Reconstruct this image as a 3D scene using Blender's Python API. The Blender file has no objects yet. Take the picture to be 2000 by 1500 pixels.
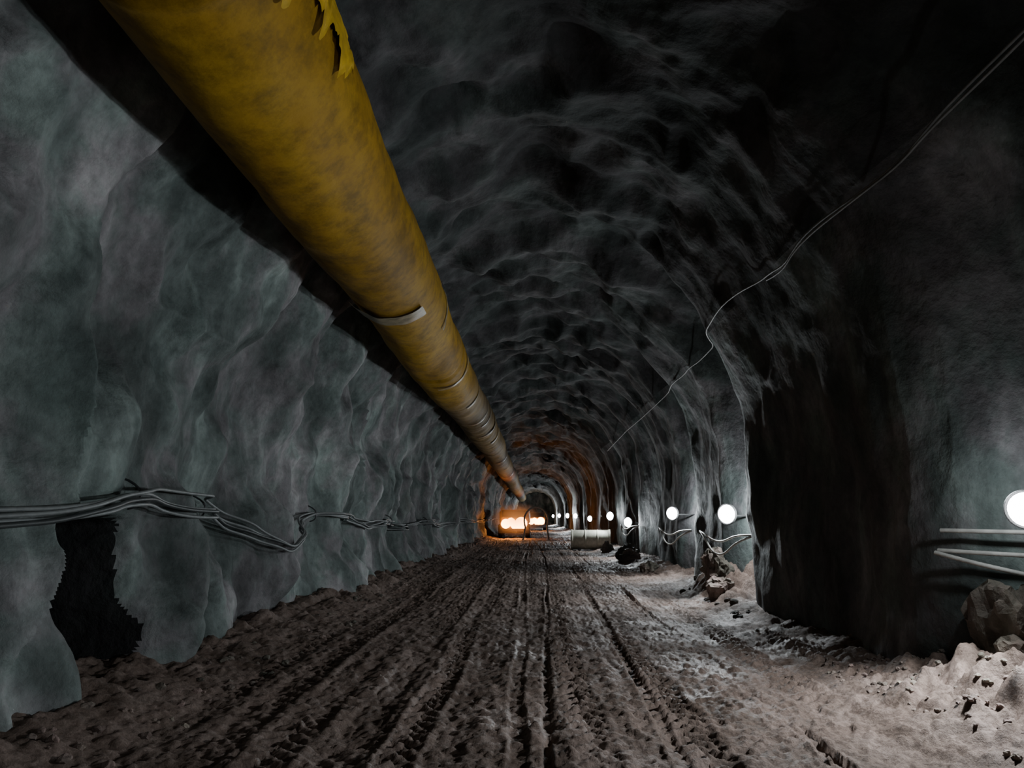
import bpy, bmesh, math, random
import numpy as np
from mathutils import Vector, Matrix
random.seed(7)
EYE=1.6
# ---------------------------------------------------------------- numpy noise
def _h(ix,iy,iz,seed):
    n=(ix.astype(np.int64)*374761393+iy.astype(np.int64)*668265263+iz.astype(np.int64)*2147483647+seed*1274126177)&0xffffffff
    n=((n^(n>>13))*1274126177)&0xffffffff
    n=((n^(n>>16))*2246822519)&0xffffffff
    n=n^(n>>15)
    return (n&0xffffff)/float(0xffffff)*2-1
def vn(x,y,z,seed=0):
    x,y,z=np.broadcast_arrays(np.asarray(x,float),np.asarray(y,float),np.asarray(z,float))
    fx,fy,fz=np.floor(x),np.floor(y),np.floor(z)
    u,v,w=x-fx,y-fy,z-fz
    u=u*u*u*(u*(u*6-15)+10);v=v*v*v*(v*(v*6-15)+10);w=w*w*w*(w*(w*6-15)+10)
    r=0
    for i in (0,1):
        for j in (0,1):
            for k in (0,1):
                r=r+_h(fx+i,fy+j,fz+k,seed)*(u if i else 1-u)*(v if j else 1-v)*(w if k else 1-w)
    return r
def fbm(x,y,z,seed=0,o=4,g=0.5):
    # each octave is rotated a little so that the lattice does not show
    r=0;a=1;s=1
    for i in range(o):
        c,sn=math.cos(0.6+i*1.1),math.sin(0.6+i*1.1)
        X=x*c-z*sn; Z=x*sn+z*c
        c2,s2=math.cos(0.5+i*0.7),math.sin(0.5+i*0.7)
        X2=X*c2-y*s2; Y2=X*s2+y*c2
        if i==0: X2,Y2,Z=x,y,z
        r=r+a*vn(X2*s+i*17.3,Y2*s+i*5.1,Z*s+i*9.7,seed+i); a*=g; s*=2.03
    return r
def sstep(a,b,x):
    t=np.clip((x-a)/(b-a),0,1); return t*t*(3-2*t)
# ---------------------------------------------------------------- mesh helpers
def grid_mesh(name,P,mat,smooth=True,flip=False):
    n,m,_=P.shape
    me=bpy.data.meshes.new(name)
    idx=np.arange(n*m).reshape(n,m)
    a,b,c,d=idx[:-1,:-1],idx[1:,:-1],idx[1:,1:],idx[:-1,1:]
    q=np.stack([a,b,c,d] if not flip else [a,d,c,b],-1).reshape(-1,4)
    me.vertices.add(n*m); me.vertices.foreach_set('co',P.reshape(-1).astype(np.float32))
    me.loops.add(q.size); me.loops.foreach_set('vertex_index',q.reshape(-1).astype(np.int32))
    me.polygons.add(len(q))
    me.polygons.foreach_set('loop_start',(np.arange(len(q))*4).astype(np.int32))
    me.polygons.foreach_set('loop_total',np.full(len(q),4,np.int32))
    me.update(calc_edges=True)
    me.polygons.foreach_set('use_smooth',np.full(len(q),smooth))
    me.materials.append(mat); me.validate()
    ob=bpy.data.objects.new(name,me); bpy.context.collection.objects.link(ob)
    return ob
def obj_from_bm(name,bm,mat,parent=None,smooth=False):
    me=bpy.data.meshes.new(name); bm.to_mesh(me); bm.free()
    for p in me.polygons: p.use_smooth=smooth
    me.materials.append(mat)
    ob=bpy.data.objects.new(name,me); bpy.context.collection.objects.link(ob)
    if parent: ob.parent=parent
    return ob
def empty(name,loc=(0,0,0),rot=(0,0,0)):
    e=bpy.data.objects.new(name,None); bpy.context.collection.objects.link(e)
    e.location=loc; e.rotation_euler=rot; e.empty_display_size=0.2
    return e
def box(name,size,loc,mat,parent=None,bev=0.02,rot=(0,0,0)):
    bm=bmesh.new(); bmesh.ops.create_cube(bm,size=1)
    bmesh.ops.scale(bm,vec=size,verts=bm.verts)
    if bev: bmesh.ops.bevel(bm,geom=bm.edges[:],offset=bev,segments=2,affect='EDGES')
    o=obj_from_bm(name,bm,mat,parent); o.location=loc; o.rotation_euler=rot; return o
def lathe(name,prof,mat,parent=None,seg=32,loc=(0,0,0),rot=(0,0,0),smooth=True):
    bm=bmesh.new(); rings=[]
    for r,a in prof:
        rings.append([bm.verts.new((a,r*math.cos(2*math.pi*i/seg),r*math.sin(2*math.pi*i/seg))) for i in range(seg)])
    for A,B in zip(rings,rings[1:]):
        for i in range(seg):
            bm.faces.new((A[i],A[(i+1)%seg],B[(i+1)%seg],B[i]))
    bmesh.ops.remove_doubles(bm,verts=bm.verts,dist=1e-5)
    bmesh.ops.recalc_face_normals(bm,faces=bm.faces)
    o=obj_from_bm(name,bm,mat,parent,smooth); o.location=loc; o.rotation_euler=rot; return o
def curve(name,splines,rad,mat,parent=None):
    cu=bpy.data.curves.new(name,'CURVE'); cu.dimensions='3D'; cu.bevel_depth=rad; cu.bevel_resolution=3; cu.use_fill_caps=True
    for pts in splines:
        s=cu.splines.new('NURBS'); s.points.add(len(pts)-1); s.order_u=3; s.use_endpoint_u=True; s.resolution_u=4
        for p,q in zip(s.points,pts): p.co=(q[0],q[1],q[2],1)
    cu.materials.append(mat)
    o=bpy.data.objects.new(name,cu); bpy.context.collection.objects.link(o)
    if parent: o.parent=parent
    return o
# ---------------------------------------------------------------- materials
def newmat(name):
    m=bpy.data.materials.new(name); m.use_nodes=True
    nt=m.node_tree; b=nt.nodes['Principled BSDF']; return m,nt,b
def N(nt,t,**kw):
    n=nt.nodes.new(t)
    for k,v in kw.items():
        if k in n.inputs: n.inputs[k].default_value=v
        else: setattr(n,k,v)
    return n
def noise(nt,vec,scale,detail=6,rough=0.6,dist=0):
    n=N(nt,'ShaderNodeTexNoise'); n.inputs['Scale'].default_value=scale; n.inputs['Detail'].default_value=detail
    n.inputs['Roughness'].default_value=rough; n.inputs['Distortion'].default_value=dist
    nt.links.new(vec,n.inputs['Vector']); return n.outputs['Fac']
def ramp(nt,fac,stops):
    r=N(nt,'ShaderNodeValToRGB'); cr=r.color_ramp
    while len(cr.elements)<len(stops): cr.elements.new(0.5)
    for e,(p,c) in zip(cr.elements,stops): e.position=p; e.color=(c[0],c[1],c[2],1) if len(c)==3 else c
    nt.links.new(fac,r.inputs['Fac']); return r.outputs['Color']
def mix(nt,fac,a,b,mode='MIX'):
    m=N(nt,'ShaderNodeMix',data_type='RGBA',blend_type=mode)
    for s,v in ((0,fac),(6,a),(7,b)):
        if isinstance(v,(int,float)): m.inputs[s].default_value=v
        elif isinstance(v,tuple): m.inputs[s].default_value=(*v,1)
        else: nt.links.new(v,m.inputs[s])
    return m.outputs[2]
def coords(nt,scale=(1,1,1)):
    tc=N(nt,'ShaderNodeTexCoord'); mp=N(nt,'ShaderNodeMapping'); mp.inputs['Scale'].default_value=scale
    nt.links.new(tc.outputs['Object'],mp.inputs['Vector']); return mp.outputs['Vector']
def bump(nt,b,h,strength=0.5,dist=0.05):
    bp=N(nt,'ShaderNodeBump'); bp.inputs['Strength'].default_value=strength; bp.inputs['Distance'].default_value=dist
    nt.links.new(h,bp.inputs['Height']); nt.links.new(bp.outputs['Normal'],b.inputs['Normal'])
def rock_mat(name,k=1.0,tint=(1,1,1),vs_scale=(1,1.1,0.45),bs=0.85):
    m,nt,b=newmat(name)
    v=coords(nt); vs=coords(nt,vs_scale)
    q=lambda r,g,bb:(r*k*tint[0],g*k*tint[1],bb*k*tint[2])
    base=ramp(nt,noise(nt,v,0.6,5,0.6,0.3),[(0.32,q(0.058,0.075,0.071)),(0.45,q(0.110,0.131,0.125)),(0.56,q(0.160,0.151,0.158)),(0.66,q(0.114,0.131,0.124)),(0.8,q(0.15,0.15,0.138))])
    streak=ramp(nt,noise(nt,vs,1.1,5,0.55,0.2),[(0.33,(0.32,0.32,0.32)),(0.52,(0.95,0.95,0.95)),(0.70,(2.2,2.2,2.15))])
    c=mix(nt,0.88,base,streak,'MULTIPLY')
    fine=ramp(nt,noise(nt,v,8,6,0.7),[(0.3,(0.65,0.65,0.65)),(0.7,(1.3,1.3,1.3))])
    c=mix(nt,0.8,c,fine,'MULTIPLY')
    nt.links.new(c,b.inputs['Base Color']); b.inputs['Roughness'].default_value=0.8
    b.inputs['Specular IOR Level'].default_value=0.3
    wn=N(nt,'ShaderNodeTexNoise'); wn.inputs['Scale'].default_value=1.6; wn.inputs['Detail'].default_value=3
    nt.links.new(v,wn.inputs['Vector'])
    va=N(nt,'ShaderNodeVectorMath',operation='ADD'); nt.links.new(v,va.inputs[0]); nt.links.new(wn.outputs['Color'],va.inputs[1])
    vo=N(nt,'ShaderNodeTexVoronoi'); vo.feature='SMOOTH_F1'; vo.inputs['Scale'].default_value=2.0; nt.links.new(va.outputs[0],vo.inputs['Vector'])
    mm=N(nt,'ShaderNodeMath',operation='MULTIPLY_ADD'); mm.inputs[1].default_value=0.5
    nt.links.new(vo.outputs['Distance'],mm.inputs[0]); nt.links.new(noise(nt,v,2.4,7,0.62),mm.inputs[2])
    bump(nt,b,mm.outputs[0],bs,0.12)
    return m
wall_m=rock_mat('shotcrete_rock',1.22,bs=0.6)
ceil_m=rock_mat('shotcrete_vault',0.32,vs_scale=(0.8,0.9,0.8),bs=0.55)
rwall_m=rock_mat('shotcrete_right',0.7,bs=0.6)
shade_rock=rock_mat('painted_niche_shade',0.09)  # near-black copy of the shotcrete, paints shade into the left-wall niche
def floor_material():
    m,nt,b=newmat('wet_mud')
    v=coords(nt); vl=coords(nt,(2.2,0.25,1))
    c=ramp(nt,noise(nt,v,1.1,6,0.65,0.4),[(0.3,(0.115,0.083,0.068)),(0.5,(0.185,0.139,0.120)),(0.7,(0.235,0.184,0.163))])
    l=ramp(nt,noise(nt,vl,2.0,6,0.65,0.2),[(0.35,(0.6,0.56,0.51)),(0.6,(1.15,1.12,1.10))])
    c=mix(nt,0.8,c,l,'MULTIPLY')
    f=ramp(nt,noise(nt,v,26,6,0.75),[(0.3,(0.45,0.42,0.40)),(0.7,(1.5,1.5,1.5))])
    c=mix(nt,0.85,c,f,'MULTIPLY')
    nt.links.new(c,b.inputs['Base Color'])
    r=ramp(nt,noise(nt,v,0.9,4,0.6),[(0.35,(0.45,)*3),(0.6,(0.85,)*3)]); nt.links.new(r,b.inputs['Roughness'])
    b.inputs['Specular IOR Level'].default_value=0.2
    bump(nt,b,noise(nt,v,18,7,0.7),0.8,0.035)
    return m
floor_m=floor_material()
def duct_material():
    m,nt,b=newmat('yellow_pvc_fabric')
    v=coords(nt); vy=coords(nt,(1,0.35,1))
    c=ramp(nt,noise(nt,vy,1.0,6,0.6,0.4),[(0.3,(0.16,0.082,0.004)),(0.5,(0.285,0.152,0.004)),(0.75,(0.36,0.212,0.009))])
    d=ramp(nt,noise(nt,v,4,9,0.75),[(0.35,(0.40,0.40,0.40)),(0.58,(1.05,1.05,1.05))])
    c=mix(nt,0.8,c,d,'MULTIPLY')
    tc=N(nt,'ShaderNodeTexCoord'); sp=N(nt,'ShaderNodeSeparateXYZ'); nt.links.new(tc.outputs['Object'],sp.inputs[0])
    mr=N(nt,'ShaderNodeMapRange'); mr.inputs['From Min'].default_value=18.5; mr.inputs['From Max'].default_value=20.5
    nt.links.new(sp.outputs['Y'],mr.inputs['Value'])
    c2=ramp(nt,noise(nt,v,1.2,5,0.6),[(0.3,(0.10,0.06,0.02)),(0.6,(0.20,0.13,0.045)),(0.8,(0.33,0.19,0.035))])
    c=mix(nt,mr.outputs[0],c,c2)
    nt.links.new(c,b.inputs['Base Color']); b.inputs['Roughness'].default_value=0.7
    b.inputs['Specular IOR Level'].default_value=0.2
    bump(nt,b,noise(nt,v,6,6,0.6),0.25,0.03)
    return m
duct_m=duct_material()
def plain(name,col,rough=0.6,metal=0,var=0.25,emis=None,es=0):
    m,nt,b=newmat(name); v=coords(nt)
    c=ramp(nt,noise(nt,v,8,5,0.6),[(0.3,tuple(x*(1-var) for x in col)),(0.7,tuple(min(1,x*(1+var)) for x in col))])
    nt.links.new(c,b.inputs['Base Color']); b.inputs['Roughness'].default_value=rough; b.inputs['Metallic'].default_value=metal
    if emis: b.inputs['Emission Color'].default_value=(*emis,1); b.inputs['Emission Strength'].default_value=es
    return m
cable_m=plain('cable_sheath',(0.15,0.16,0.16),0.5)
cable_d=plain('cable_dark',(0.03,0.035,0.035),0.5)
wire_m=plain('pale_wire',(0.16,0.155,0.15),0.6)
hose_m=plain('pale_hose',(0.34,0.33,0.31),0.5)
hoop_m=plain('pale_loop_hose',(0.6,0.58,0.55),0.5)
steel_m=plain('dark_steel',(0.08,0.08,0.085),0.45,0.7)
blk_m=plain('black_bracket',(0.012,0.012,0.012),0.9)
tape_m=plain('repair_tape',(0.20,0.165,0.10),0.5,var=0.5)
tape2_m=plain('worn_tape',(0.22,0.155,0.06),0.5)
conc_m=plain('weathered_white_steel',(0.42,0.41,0.34),0.6)
truck_m=plain('truck_paint',(0.35,0.2,0.03),0.5)
tyre_m=plain('tyre_rubber',(0.02,0.02,0.02),0.8)
dark_glass=plain('cab_glass',(0.02,0.025,0.03),0.1)
lens_m=plain('lamp_lens',(0.9,0.9,0.9),0.3,emis=(0.93,0.96,1.0),es=40)
lensO_m=plain('warm_lamp_lens',(0.9,0.8,0.6),0.3,emis=(1.0,0.33,0.07),es=45)
rockb_m=rock_mat('brown_rock',0.85,(1.35,1.0,0.85))
dust_m=bpy.data.materials.new('dust_haze'); dust_m.use_nodes=True
nt=dust_m.node_tree; nt.nodes.remove(nt.nodes['Principled BSDF'])
vs_=nt.nodes.new('ShaderNodeVolumeScatter'); vs_.inputs['Color'].default_value=(0.95,0.85,0.75,1)
tc=nt.nodes.new('ShaderNodeTexCoord'); gr=nt.nodes.new('ShaderNodeTexGradient'); gr.gradient_type='QUADRATIC_SPHERE'
ml=nt.nodes.new('ShaderNodeMath'); ml.operation='MULTIPLY'; ml.inputs[1].default_value=1.5
nt.links.new(tc.outputs['Object'],gr.inputs['Vector']); nt.links.new(gr.outputs['Fac'],ml.inputs[0]); nt.links.new(ml.outputs[0],vs_.inputs['Density'])
nt.links.new(vs_.outputs[0],nt.nodes['Material Output'].inputs['Volume'])
# ---------------------------------------------------------------- tunnel shell
HW=4.1; SPR=2.9; CX=0.05
def right_profile(Y):
    ky=[-20,1.5,3.0,5.0,6.5,7.1,7.6,9.5,12.6,13.1,13.6,15.0,15.9,18.6,19.1,20.2,21.3,25,25.5,27.5,29.5]
    kx=[0.2,0.35,0.5,0.45,0.25,-0.25,-0.42,-0.42,-0.48,-0.46,0.35,0.30,-0.25,-0.25,0.3,0.25,-0.15,-0.1,0.3,0.2,-0.1]
    r=np.interp(Y,ky,kx)
    far=0.22-0.42*((Y-29.5)/4.2%1.0)
    return np.where(Y>29.5,far,r)
def yrows(y0,ys,y1,dn,df):
    a=list(np.arange(y0,ys,dn)); y=ys
    while y<y1: a.append(y); y+=df*y
    a.append(y1); return np.array(a)
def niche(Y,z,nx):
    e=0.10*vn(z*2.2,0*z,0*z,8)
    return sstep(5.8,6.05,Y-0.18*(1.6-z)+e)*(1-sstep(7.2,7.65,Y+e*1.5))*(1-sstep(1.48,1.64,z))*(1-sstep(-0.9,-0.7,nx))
def shell_points(s,Y,want_q=False):
    Lw=SPR+0.6; La=math.pi*HW; T=2*Lw+La
    d=s*T
    ang=np.clip((d-Lw)/La,0,1)*math.pi
    x=np.where(d<Lw,-HW,np.where(d>Lw+La,HW,-HW*np.cos(ang)))
    z=np.where(d<Lw,-0.6+d,np.where(d>Lw+La,SPR-(d-Lw-La),SPR+HW*np.sin(ang)))
    nx=-np.cos(ang); nz=np.sin(ang)
    per=2.9
    yy=Y+0.9*vn(Y*0.23,0,0,3)+0.8*fbm(x*0.45,z*0.45,Y*0.2,4,2)
    ph=(yy/per)%1.0
    k=np.floor(yy/per)
    lft=sstep(0.5,0.95,-nx)
    amp=(0.15+0.10*_h(k,k*0,k*0,11))*(0.6+0.5*vn(x*0.5,Y*0.15,z*0.5,12))*(1+0.4*lft)
    saw=np.where(ph<0.78,ph/0.78,(1-ph)/0.22)
    wr=sstep(0.35,0.85,nx)*1.0
    disp=amp*(saw-0.5)*1.6
    disp=disp+0.24*fbm(x*0.45,Y*0.4,z*0.4,21,3)
    disp=disp+0.08*fbm(x*0.8,Y*1.5,z*0.7,31,3)+0.08*lft*vn(x*0.3,Y*1.1,z*0.25,33)
    disp=disp+0.20*fbm(x*0.95,Y*0.9,z*0.85,61,2)+0.05*fbm(x*2.4,Y*2.2,z*2.2,41,3,0.5)
    disp=disp+0.20*np.abs(fbm(x*0.9,Y*0.9,z*0.9,51,2))
    disp=disp*(1-0.7*wr)+right_profile(Y)*wr
    q=niche(Y,z,nx)
    if want_q: return q
    disp=disp*(1-0.6*q)+1.1*q
    lf=(1-sstep(-0.95,-0.6,nx))*(1-sstep(0.0,1.3,z))
    disp=disp-0.30*lf*(1-q)
    return np.stack([CX+x+nx*disp,Y,z+nz*disp],-1)
Ys=yrows(-14,3,170,0.13,0.0075)
Ys=np.concatenate([Ys[Ys<5.6],np.arange(5.6,7.9,0.016),Ys[Ys>=7.9]])
def strip(name,s0,s1,n,mat):
    s=np.linspace(s0,s1,n)
    S,YY=np.meshgrid(s,Ys)
    return grid_mesh(name,shell_points(S,YY),mat),S,YY
Lw=SPR+0.6; La=math.pi*HW; T=2*Lw+La
wl,S,YYs=strip('wall_left',0,(Lw+La*0.25)/T,240,wall_m)
wl.data.materials.append(shade_rock)
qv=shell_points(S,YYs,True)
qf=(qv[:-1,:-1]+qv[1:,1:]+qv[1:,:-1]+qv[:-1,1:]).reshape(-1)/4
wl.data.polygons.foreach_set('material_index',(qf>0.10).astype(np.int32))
strip('ceiling',(Lw+La*0.25)/T,1-(Lw+La*0.18)/T,200,ceil_m)
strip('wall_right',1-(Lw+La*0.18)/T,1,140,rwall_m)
def endcap(name,Y,flip):
    xs=np.linspace(-5.2,5.2,60); zs=np.linspace(-0.8,7.8,50)
    X,Z=np.meshgrid(xs,zs)
    P=np.stack([X,Y+0.35*fbm(X*0.6,Z*0.6,0*X,77,4),Z],-1)
    return grid_mesh(name,P,wall_m,flip=flip)
endcap('wall_far',168,False); endcap('wall_back',-13,True)
# ---------------------------------------------------------------- muddy floor
tracks=[(-3.0,0.28,0.02,70,1.5),(-2.5,0.34,0.025,61,0.5),(-1.85,0.36,0.03,75,2.0),(-1.25,0.30,0.025,50,2.6),(-0.85,0.24,0.03,57,4.0),(-0.35,0.14,0.03,80,1.0),(0.10,0.07,0.06,90,0.2),
        (0.45,0.30,0.025,61,3.0),(1.0,0.12,0.05,64,5.1),(1.35,0.36,0.03,64,4.1),(1.9,0.10,0.055,59,1.5),(2.3,0.34,0.025,52,0.0),(2.9,0.24,0.025,52,1.0)]
def floor_h(X,Y):
    h=0.05*fbm(X*0.5,Y*0.22,0*X,101,3)
    h=h+0.018*fbm(X*3.0,Y*0.16,0*X,111,1)+0.010*vn(X*7.0,Y*0.25,0*X,112)
    brk=0.25+0.75*sstep(-0.4,0.4,vn(X*0.9,Y*0.45,0*X,115))
    for i,(cx,w,dp,k,ph) in enumerate(tracks):
        c=cx+0.18*np.sin(Y/k*6.0+ph)+0.03*vn(Y*0.4,i*3.0,0,120+i)+0.10*np.sin(Y*0.12+i*1.7)
        t=(X-c)/(w*0.5)+0.15*vn(Y*3,X*3,0*X,130+i)
        inside=1-sstep(0.75,1.1,np.abs(t))
        on=sstep(-0.5,0.3,vn(Y*0.22,i*7.0,0,140+i))
        if w>0.18:
            side=np.where(t>0,0.5,0.0)
            fr=((Y+np.abs(t)*w*0.5*0.8)/0.19+side)%1.0
            bar=sstep(0.1,0.25,fr)*(1-sstep(0.55,0.7,fr))
            h=h+0.034*bar*(1-sstep(0.8,1.0,np.abs(t)))*on
        lip=np.exp(-((np.abs(t)-1.25)/0.25)**2)*dp*0.5
        h=h-inside*dp*(0.5+0.5*on)*brk+lip*on*brk
    cl=fbm(X*7,Y*6,0*X,161,4,0.65)
    h=h+0.016*cl+0.022*np.abs(fbm(X*12,Y*10,0*X,171,3,0.6))
    lb=sstep(2.7,4.0,-X); rb=sstep(2.5,4.0,X)
    rough=np.abs(fbm(X*2.3,Y*2.3,0*X,181,3,0.5))
    h=h+lb*(0.18+0.12*rough)+rb*(0.14+0.10*rough)
    md=np.exp(-((Y-5.6)/2.0)**2)*sstep(2.3,4.2,X+0.25*vn(Y*1.2,0,0,9))
    h=h+md*(0.34+0.14*rough+0.05*fbm(X*4.3+3,Y*5.2,0*X,191,4,0.7))
    md2=np.exp(-((Y-15.6)/1.5)**2)*sstep(3.0,4.0,X); h=h+md2*(0.35+0.25*rough)
    return h
Yf=np.concatenate([np.arange(-14,2.8,0.06),yrows(2.8,2.9,170,0.05,0.0042)])
Xf=np.linspace(-4.95,5.0,500)
XX,YY=np.meshgrid(Xf,Yf)
grid_mesh('floor',np.stack([XX,YY,floor_h(XX,YY)],-1),floor_m,flip=True)
def fh(x,y): return float(floor_h(np.array([[x]]),np.array([[y]]))[0,0])
# ---------------------------------------------------------------- ventilation duct
DX,DZ,DR=-2.18,EYE+3.59,0.68
def duct_axis(Y):
    x=DX+0.05*np.sin(Y*0.21+1); z=DZ-0.03+0.05*np.cos(Y*0.5)
    z=z-0.010*np.clip(Y-45,0,200); x=x+0.004*np.clip(Y-60,0,200)
    return x,z
joints=[3.6,15.8,20.2,25,27.5,30,36,41,47,54,62,71,80,90,100]
Yd=yrows(-12,3,112,0.06,0.006)
th=np.linspace(0,2*math.pi,145)
TH,YD=np.meshgrid(th,Yd)
cx,cz=duct_axis(YD)
C,S_=np.cos(TH),np.sin(TH)
R=DR+0.026*vn(C*1.3,YD*0.5,S_*1.3,201)+0.014*vn(C*2.2,YD*2.0,S_*2.2,205)
for j in joints:
    w=0.05+0.002*j
    R=R-0.03*np.exp(-((YD-j)/w)**2)+0.012*np.exp(-((YD-j-2.4*w)/w)**2)
R=R+0.02*sstep(17,22,YD)*np.sin(YD*2*math.pi/0.8+2*C)*(0.5+0.5*vn(YD*0.7,0,0,5))
R=R-0.04*sstep(19.8,21,YD)*1.0
P=np.stack([cx+R*C*0.99,YD,cz+R*S_*1.01],-1)
vent=empty('ventilation_duct')
d=grid_mesh('duct_tube',P,duct_m); d.parent=vent
def flap(name,y0,y1,a0,a1,off,seed,mat):
    n,m=80,30
    ys=np.linspace(y0,y1,n); aa=np.linspace(a0,a1,m)
    A,Yy=np.meshgrid(aa,ys)
    e=0.5*fbm(Yy*3.5,0*A,0*A,seed,4,0.6)
    tt=(A-a0)/(a1-a0)
    A2=a0+(a1-a0)*tt*(0.55+0.5*np.abs(e)+0.2*e)
    x,z=duct_axis(Yy); rr=DR+0.025+off*tt**2+0.012*fbm(Yy*4,A*5,0*A,seed+5,3)
    g=grid_mesh(name,np.stack([x+rr*np.cos(A2),Yy,z+rr*np.sin(A2)],-1),mat); g.parent=vent
    return g
tape_b=plain('bright_yellow_patch',(0.46,0.28,0.004),0.6)
flap('torn_flap_1',2.9,5.3,0.45,-0.45,0.02,300,tape_b)
flap('torn_flap_2',3.0,4.1,-0.30,-0.70,0.02,310,tape_b)
def band(name,y,w,a0,a1,mat,off=0.012,skew=0.0):
    ys=np.linspace(y-w/2,y+w/2,6); aa=np.linspace(a0,a1,60)
    A,Yy=np.meshgrid(aa,ys); Yy=Yy+skew*(A-a0)+0.03*vn(A*3,0*A,y,400)
    x,z=duct_axis(Yy); rr=DR+off-0.04*(y>20)+0.010*vn(A*4,Yy*6,0*A,401)
    g=grid_mesh(name,np.stack([x+rr*np.cos(A)*0.99,Yy,z+rr*np.sin(A)*1.01],-1),mat); g.parent=vent
band('joint_band_1',10.5,0.44,-2.4,-0.75,tape_m,0.035,0.22)
band('joint_band_2',12.6,0.09,-0.55,0.5,tape_m,0.035,-0.5)
for i,y in enumerate([16.5,20.3,24.0,25.3,27.6,30.2,41,54]): band('joint_band_%d'%(i+3),y,0.10+0.003*y,-1.5+0.5*(i%2),0.6,tape_m if i in (3,4,5) else tape2_m,0.035,0.15)
def crown_z(x,Y):
    return SPR+math.sqrt(max(0,HW**2-(x-CX)**2))+0.3
spl=[]
for y in np.arange(-10,108,3.0):
    x,z=duct_axis(np.array(y)); x=float(x); z=float(z)
    spl.append([(x,y,z+DR-0.03),(x-0.02,y,z+DR+0.2),(x,y,crown_z(x,y))])
curve('hanger_wires',spl,0.008,steel_m,vent)
# ---------------------------------------------------------------- wall surface lookup
def surf(side,z,Y):
    ss=np.linspace(0,0.5,400) if side<0 else np.linspace(0.5,1,400)
    p=shell_points(ss,np.full(400,float(Y)))
    i=np.argmin(np.abs(p[:,2]-z)); return float(p[i,0])
key=[(-8,1.7),(0,1.55),(4.0,1.5),(5.7,1.60),(6.6,1.76),(7.3,1.82),(8.2,1.72),(9.6,1.72),(10.4,1.50),(11.6,1.12),(12.6,1.42),(14.0,1.66),(16,1.60),(18,1.40),(20,1.5),(23,1.30),(27,1.45),(32,1.25),(38,1.4),(50,1.3),(70,1.4),(110,1.4)]
ky=[k[0] for k in key]; kz=[k[1] for k in key]
spl=[];spl2=[]
for c in range(4):
    pts=[]
    for Y in np.concatenate([np.arange(-8,30,0.35),np.arange(30,110,1.5)]):
        z=np.interp(Y,ky,kz)+(c-1.5)*0.045+0.07*float(vn(Y*0.6,c*5.0,0,500))
        if 5.0<Y<8.3: x0=max(surf(-1,zz,Y+o) for o in (-0.4,0,0.4) for zz in (z,1.8,2.0))
        else: x0=max(surf(-1,z,Y+o) for o in (-0.4,-0.2,0,0.2,0.4))
        x=x0+0.08+0.03*(c%2)
        pts.append((x,Y,z))
    (spl if c in(0,2,3) else spl2).append(pts)
cb=empty('cable_bundle')
curve('power_cables',spl,0.018,cable_m,cb); curve('signal_cables',spl2,0.022,cable_d,cb)
hk=[]
for Y in (7.3,9.6,14,20,27,38):
    z=np.interp(Y,ky,kz); x=surf(-1,z+0.25,Y); hk.append([(x-0.15,Y,z+0.2),(x+0.16,Y,z+0.12),(x+0.18,Y,z-0.12),(x+0.05,Y,z-0.14)])
curve('cable_hooks',hk,0.012,steel_m,cb)
wk=[(3.5,4.95),(5.9,4.98),(7.0,4.83),(8.3,4.85),(9.0,4.72),(11.0,4.95),(13.5,4.85),(16,4.8),(20,4.75),(24,4.75),(28,4.8),(36,4.7)]
pts=[];pts2=[]
for Y in np.concatenate([np.arange(-6,36,0.5)]):
    z=np.interp(Y,[k[0] for k in wk],[k[1] for k in wk])
    x=min(surf(1,z,Y+o) for o in(-0.3,0,0.3))-0.05
    x=min(x,3.45)
    pts.append((x,Y,z)); 
    if Y<10: pts2.append((x-0.02,Y+0.1,z-0.02-0.06*abs(math.sin(Y*0.9))))
curve('overhead_wire',[pts,pts2],0.012,wire_m)
# ---------------------------------------------------------------- lamps on the right wall
def flood_lamp(Y,X,z,power,size=0.13,col=(0.88,0.96,1.0),aim=(-0.72,-0.69,-0.05),spot=168,glow=0,gpos=(0.03,-0.26,0.05)):
    e=empty('tunnel_lamp',(X,Y,z))
    wx=surf(1,z,Y)
    back=max(0.12,wx-X-0.02)
    box('bracket',(back,0.03,0.03),(back/2+0.02,0.08,-0.03),blk_m,e,0.005)
    yr=math.radians(44)
    lathe('housing',[(0.0,0.10),(size*0.8,0.10),(size*1.05,0.03),(size*1.05,-0.02),(size*0.98,-0.02),(size*0.9,0.03)],blk_m,e,28,rot=(0,0,yr))
    lathe('lens',[(size*0.9,0.0),(size*0.8,-0.05),(size*0.5,-0.09),(0.0,-0.105)],lens_m,e,28,rot=(0,0,yr))
    if spot:
        l=bpy.data.lights.new('lamp_light','SPOT'); l.spot_size=math.radians(spot); l.spot_blend=0.35
    else: l=bpy.data.lights.new('lamp_light','POINT')
    l.energy=power; l.color=col; l.shadow_soft_size=0.06
    lo=bpy.data.objects.new('lamp_light',l); bpy.context.collection.objects.link(lo); lo.parent=e
    lo.location=(-0.16,-0.15,0.0)
    lo.rotation_euler=Vector(aim).to_track_quat('-Z','Y').to_euler()
    if glow:  # added point light that brightens the wall beside the lamp, not a fitting
        l=bpy.data.lights.new('wall_glow_fill','POINT'); l.energy=glow; l.color=col; l.shadow_soft_size=0.04
        lo=bpy.data.objects.new('wall_glow_fill',l); bpy.context.collection.objects.link(lo); lo.parent=e
        lo.location=gpos
    return e
flood_lamp(6.1,3.90,1.66,540,0.15,aim=(-0.93,-0.02,-0.20),spot=158,glow=26,gpos=(-0.13,0.08,0.16))
flood_lamp(15.1,3.80,1.66,260,0.20,glow=130,gpos=(0.22,-0.40,0.08))
flood_lamp(20.4,3.68,1.70,300,0.18,glow=100,gpos=(0.22,-0.38,0.08))
flood_lamp(30.2,3.68,1.40,280,0.20,glow=60)
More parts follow.
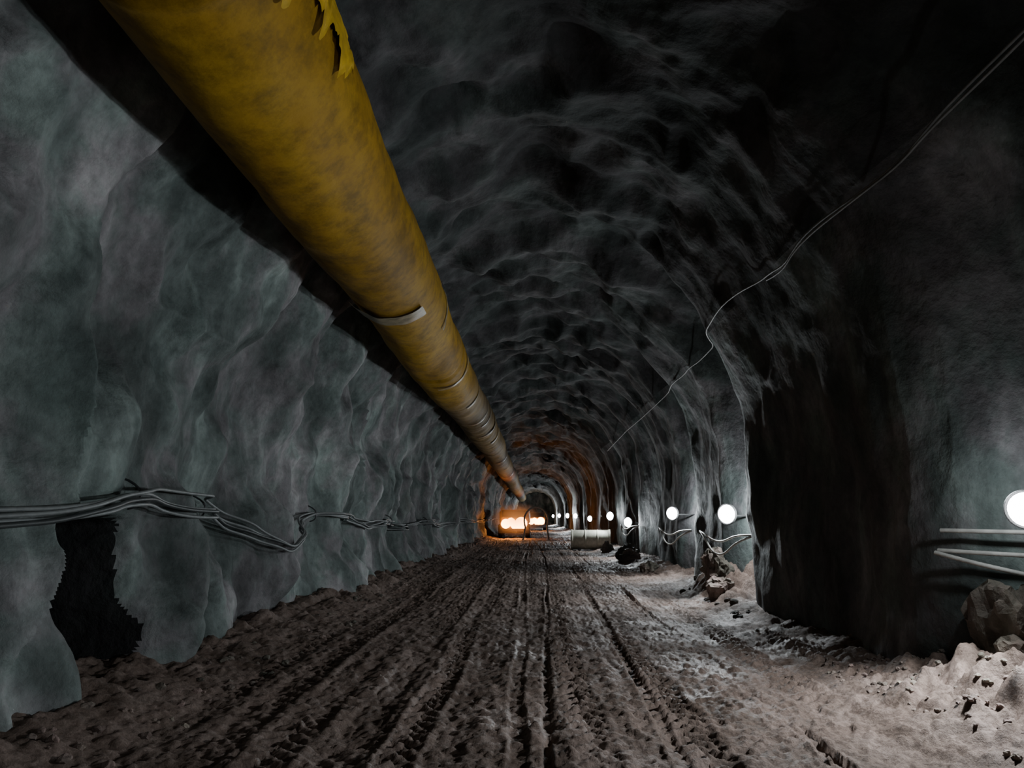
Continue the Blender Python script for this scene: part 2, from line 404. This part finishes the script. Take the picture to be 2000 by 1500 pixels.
flood_lamp(37.5,3.70,1.65,280,0.22,glow=50)
flood_lamp(50,3.6,1.50,450,0.20)
flood_lamp(66,3.5,1.70,450,0.24)
flood_lamp(80,3.4,1.75,700,0.26,spot=None)
flood_lamp(108,3.4,1.8,1100,0.3,spot=None)
flood_lamp(145,3.4,1.8,2500,0.3,spot=None)
flood_lamp(160,-3.0,2.2,1200,0.3,col=(1,0.8,0.6),spot=None)  # extra lamp, added to brighten the dark far end
flood_lamp(-4.0,3.75,1.75,400,aim=(-0.9,0.1,-0.1),spot=155)  # unseen lamp behind the camera, added to fill floor, left wall and duct
rc=[]
for k,(za,zb,zs) in enumerate([(1.48,1.50,0.02),(1.30,1.27,0.03),(1.28,0.95,0.22)]):
    pp=[]
    y0,y1=(3.0,7.1)
    for t in np.linspace(0,1,16):
        Y=y0+(y1-y0)*t; z=za+(zb-za)*(1-t)-zs*4*t*(1-t)
        x=min(surf(1,z,Y+o) for o in(-0.15,0,0.15))-0.10-0.03*k
        pp.append((x,Y,z))
    rc.append(pp)
curve('lamp_cable',rc,0.020,hose_m)
rc=[]
for Yl in (14.8,20.2,30.0):
    for zz in (0.25,0.42):
        rc.append([(3.95,Yl-0.9,1.3-zz*0.1),(3.75,Yl-0.5,1.45-zz*0.7),(3.6,Yl-0.1,1.5-zz*1.5),(3.5,Yl+0.4,1.5-zz*1.4),(3.5,Yl+1.0,1.4-zz*0.5),(3.6,Yl+1.9,1.3)])
curve('lamp_cable',rc,0.02,hose_m)
# ---------------------------------------------------------------- rocks
def rock_pile(name,specs,mat):
    bm=bmesh.new()
    for (x,y,r,sx,sy,sz,sd) in specs:
        b2=bmesh.new(); bmesh.ops.create_icosphere(b2,subdivisions=4 if r>0.2 else (3 if r>0.1 else 2),radius=r)
        co=np.array([v.co[:] for v in b2.verts])/r
        dd=1+0.30*fbm(co[:,0]*1.3+sd,co[:,1]*1.3,co[:,2]*1.3,sd,4,0.6)
        zb=fh(x,y)
        for v,k in zip(b2.verts,dd):
            c=v.co*float(k)
            c=Vector((round(c.x/(r*0.35))*r*0.35*0.45+c.x*0.55,c.y,c.z))
            v.co=Vector((x+c.x*sx,y+c.y*sy,zb+r*sz*0.25+c.z*sz))
        me=bpy.data.meshes.new('t'); b2.to_mesh(me); b2.free(); bm.from_mesh(me); bpy.data.meshes.remove(me)
    return obj_from_bm(name,bm,mat,None,False)
rng=random.Random(3)
sp=[(4.0,6.6,0.28,0.9,1.3,1.5,1),(3.8,6.3,0.14,1,1.3,1,3)]
for i in range(200):
    sp.append((rng.uniform(2.9,3.8),rng.uniform(4.2,8.5),rng.uniform(0.01,0.03),1,rng.uniform(.7,1.3),rng.uniform(.5,.9),10+i))
rock_pile('rock_pile',sp,rockb_m)
sp=[(3.6,15.4,0.36,0.8,1,1.1,5),(3.5,14.6,0.24,1,1,1,6)]
for i in range(12): sp.append((rng.uniform(3.1,3.5),rng.uniform(12,17),rng.uniform(0.03,0.08),1,1,.7,90+i))
rock_pile('rock_pile',sp,rockb_m)
sp=[(3.3,27,0.36,1,1,0.9,8),(3.4,28,0.35,1,1,1.1,9),(3.2,34.2,0.3,1,1,1,12),(3.2,21.5,0.25,1,1,.8,13)]
rock_pile('rock_pile',sp,rockb_m)
sp=[]
for i in range(150):
    Y=4.5+rng.random()**1.6*26
    sp.append((-rng.uniform(2.7,3.4),Y,rng.uniform(0.015,0.05),1,rng.uniform(.7,1.3),.7,200+i))
rock_pile('rubble',sp,rockb_m)
# ---------------------------------------------------------------- steel tank lying across the road
tk=empty('steel_tank',(2.72,37.6,fh(2.6,37.6)+0.50),(0,0,math.radians(-4)))
lathe('shell',[(0.0,-0.86),(0.40,-0.86),(0.40,-0.97),(0.50,-0.97),(0.50,-0.88),(0.47,-0.86),(0.47,-0.3),(0.485,-0.28),(0.485,-0.24),(0.47,-0.22),(0.47,0.3),(0.485,0.32),(0.485,0.36),(0.47,0.38),(0.47,0.86),(0.50,0.88),(0.50,0.97),(0.42,0.97),(0.42,0.88),(0.0,0.88)],conc_m,tk,48,smooth=False)
for i in (-1,1): box('skid_%d'%(1 if i<0 else 2),(0.14,0.9,0.14),(0.55*i,0,-0.47),steel_m,tk,0.01)
# ---------------------------------------------------------------- truck with headlights
def truck(x,y,rot,pw,mg):
    e=empty('dump_truck',(x,y,fh(x,y)+0.0),(0,0,rot))
    box('chassis',(2.2,6.0,0.35),(0,3.0,0.85),steel_m,e,0.04)
    box('hood',(2.1,1.3,0.85),(0,0.6,1.20),truck_m,e,0.08)
    box('cab',(2.3,1.6,1.0),(0,1.7,1.65),truck_m,e,0.12)
    box('windscreen',(1.9,0.05,0.5),(0,0.89,1.85),dark_glass,e,0.02)
    box('bumper',(2.4,0.25,0.35),(0,-0.1,0.55),steel_m,e,0.04)
    box('dump_body',(2.4,3.8,0.9),(0,4.5,1.50),truck_m,e,0.08)
    n=1
    for wy in (0.7,3.8,5.2):
        for s in (-1,1):
            lathe('wheel_%d'%n,[(0,-0.17),(0.28,-0.17),(0.30,-0.12),(0.34,-0.17),(0.48,-0.18),(0.52,-0.12),(0.52,0.12),(0.48,0.18),(0.34,0.17),(0.30,0.12),(0.28,0.17),(0,0.17)],tyre_m,e,28,loc=(s*1.05,wy,0.52)); n+=1
    for i,(hx,hz,hr) in enumerate(((-0.62,1.08,1.7),(0.55,1.12,2.2),(0.08,0.98,1.5),(-0.22,1.22,1.5))):
        lathe('headlight_%d'%(i+1),[(0.2*hr,0.1),(0.21*hr,0.0),(0.17*hr,-0.05),(0.09*hr,-0.09),(0,-0.10)],lensO_m,e,24,loc=(hx,-0.12,hz),rot=(0,0,math.radians(90)))
    for i,hx in enumerate((-0.6,0.5)):
        l=bpy.data.lights.new('headlight_beam','SPOT'); l.energy=pw; l.color=(1,0.34,0.09); l.spot_size=math.radians(70); l.spot_blend=0.9; l.shadow_soft_size=0.2
        lo=bpy.data.objects.new('headlight_beam',l); bpy.context.collection.objects.link(lo); lo.parent=e; lo.location=(hx,-0.6,1.1); lo.rotation_euler=(math.radians(54),0,math.radians(180))
    l=bpy.data.lights.new('truck_front_fill','POINT'); l.energy=mg; l.color=(1,0.28,0.06); l.shadow_soft_size=0.1  # added point light that brightens the truck front and road
    lo=bpy.data.objects.new('truck_front_fill',l); bpy.context.collection.objects.link(lo); lo.parent=e; lo.location=(0,-0.9,1.1)
    return e
truck(-1.65,58,0,170,40)
truck(0.1,92,0,60,15)
bm=bmesh.new(); bmesh.ops.create_icosphere(bm,subdivisions=3,radius=1)
dc=obj_from_bm('dust_cloud',bm,dust_m,None,True); dc.location=(-1.45,55.9,1.45); dc.scale=(2.2,1.9,1.4)  # dust volume added to give the headlights a halo
hp=[]
for a in np.linspace(-0.5,math.pi+0.5,24):
    hp.append((0.05+0.85*math.cos(a),53.5+0.1*math.sin(a*2),1.35+0.95*math.sin(a)))
hp=[(0.95,53.6,0.0)]+hp+[(-0.9,53.5,0.0)]
curve('hose_loop',[hp],0.06,hoop_m)
# ---------------------------------------------------------------- world, camera
w=bpy.data.worlds.new('world'); bpy.context.scene.world=w; w.use_nodes=True
w.node_tree.nodes['Background'].inputs[0].default_value=(0.02,0.03,0.03,1); w.node_tree.nodes['Background'].inputs[1].default_value=0.1
cam=bpy.data.cameras.new('camera'); co=bpy.data.objects.new('camera',cam); bpy.context.collection.objects.link(co)
cam.sensor_width=36; cam.sensor_fit='HORIZONTAL'; cam.lens=36*1450/2000; cam.clip_end=400; cam.clip_start=0.05
co.location=(0,0,EYE)
pitch=math.atan(260/1450); yaw=math.atan(45/1450)
co.rotation_euler=(math.pi/2+pitch,0,yaw)
bpy.context.scene.camera=co
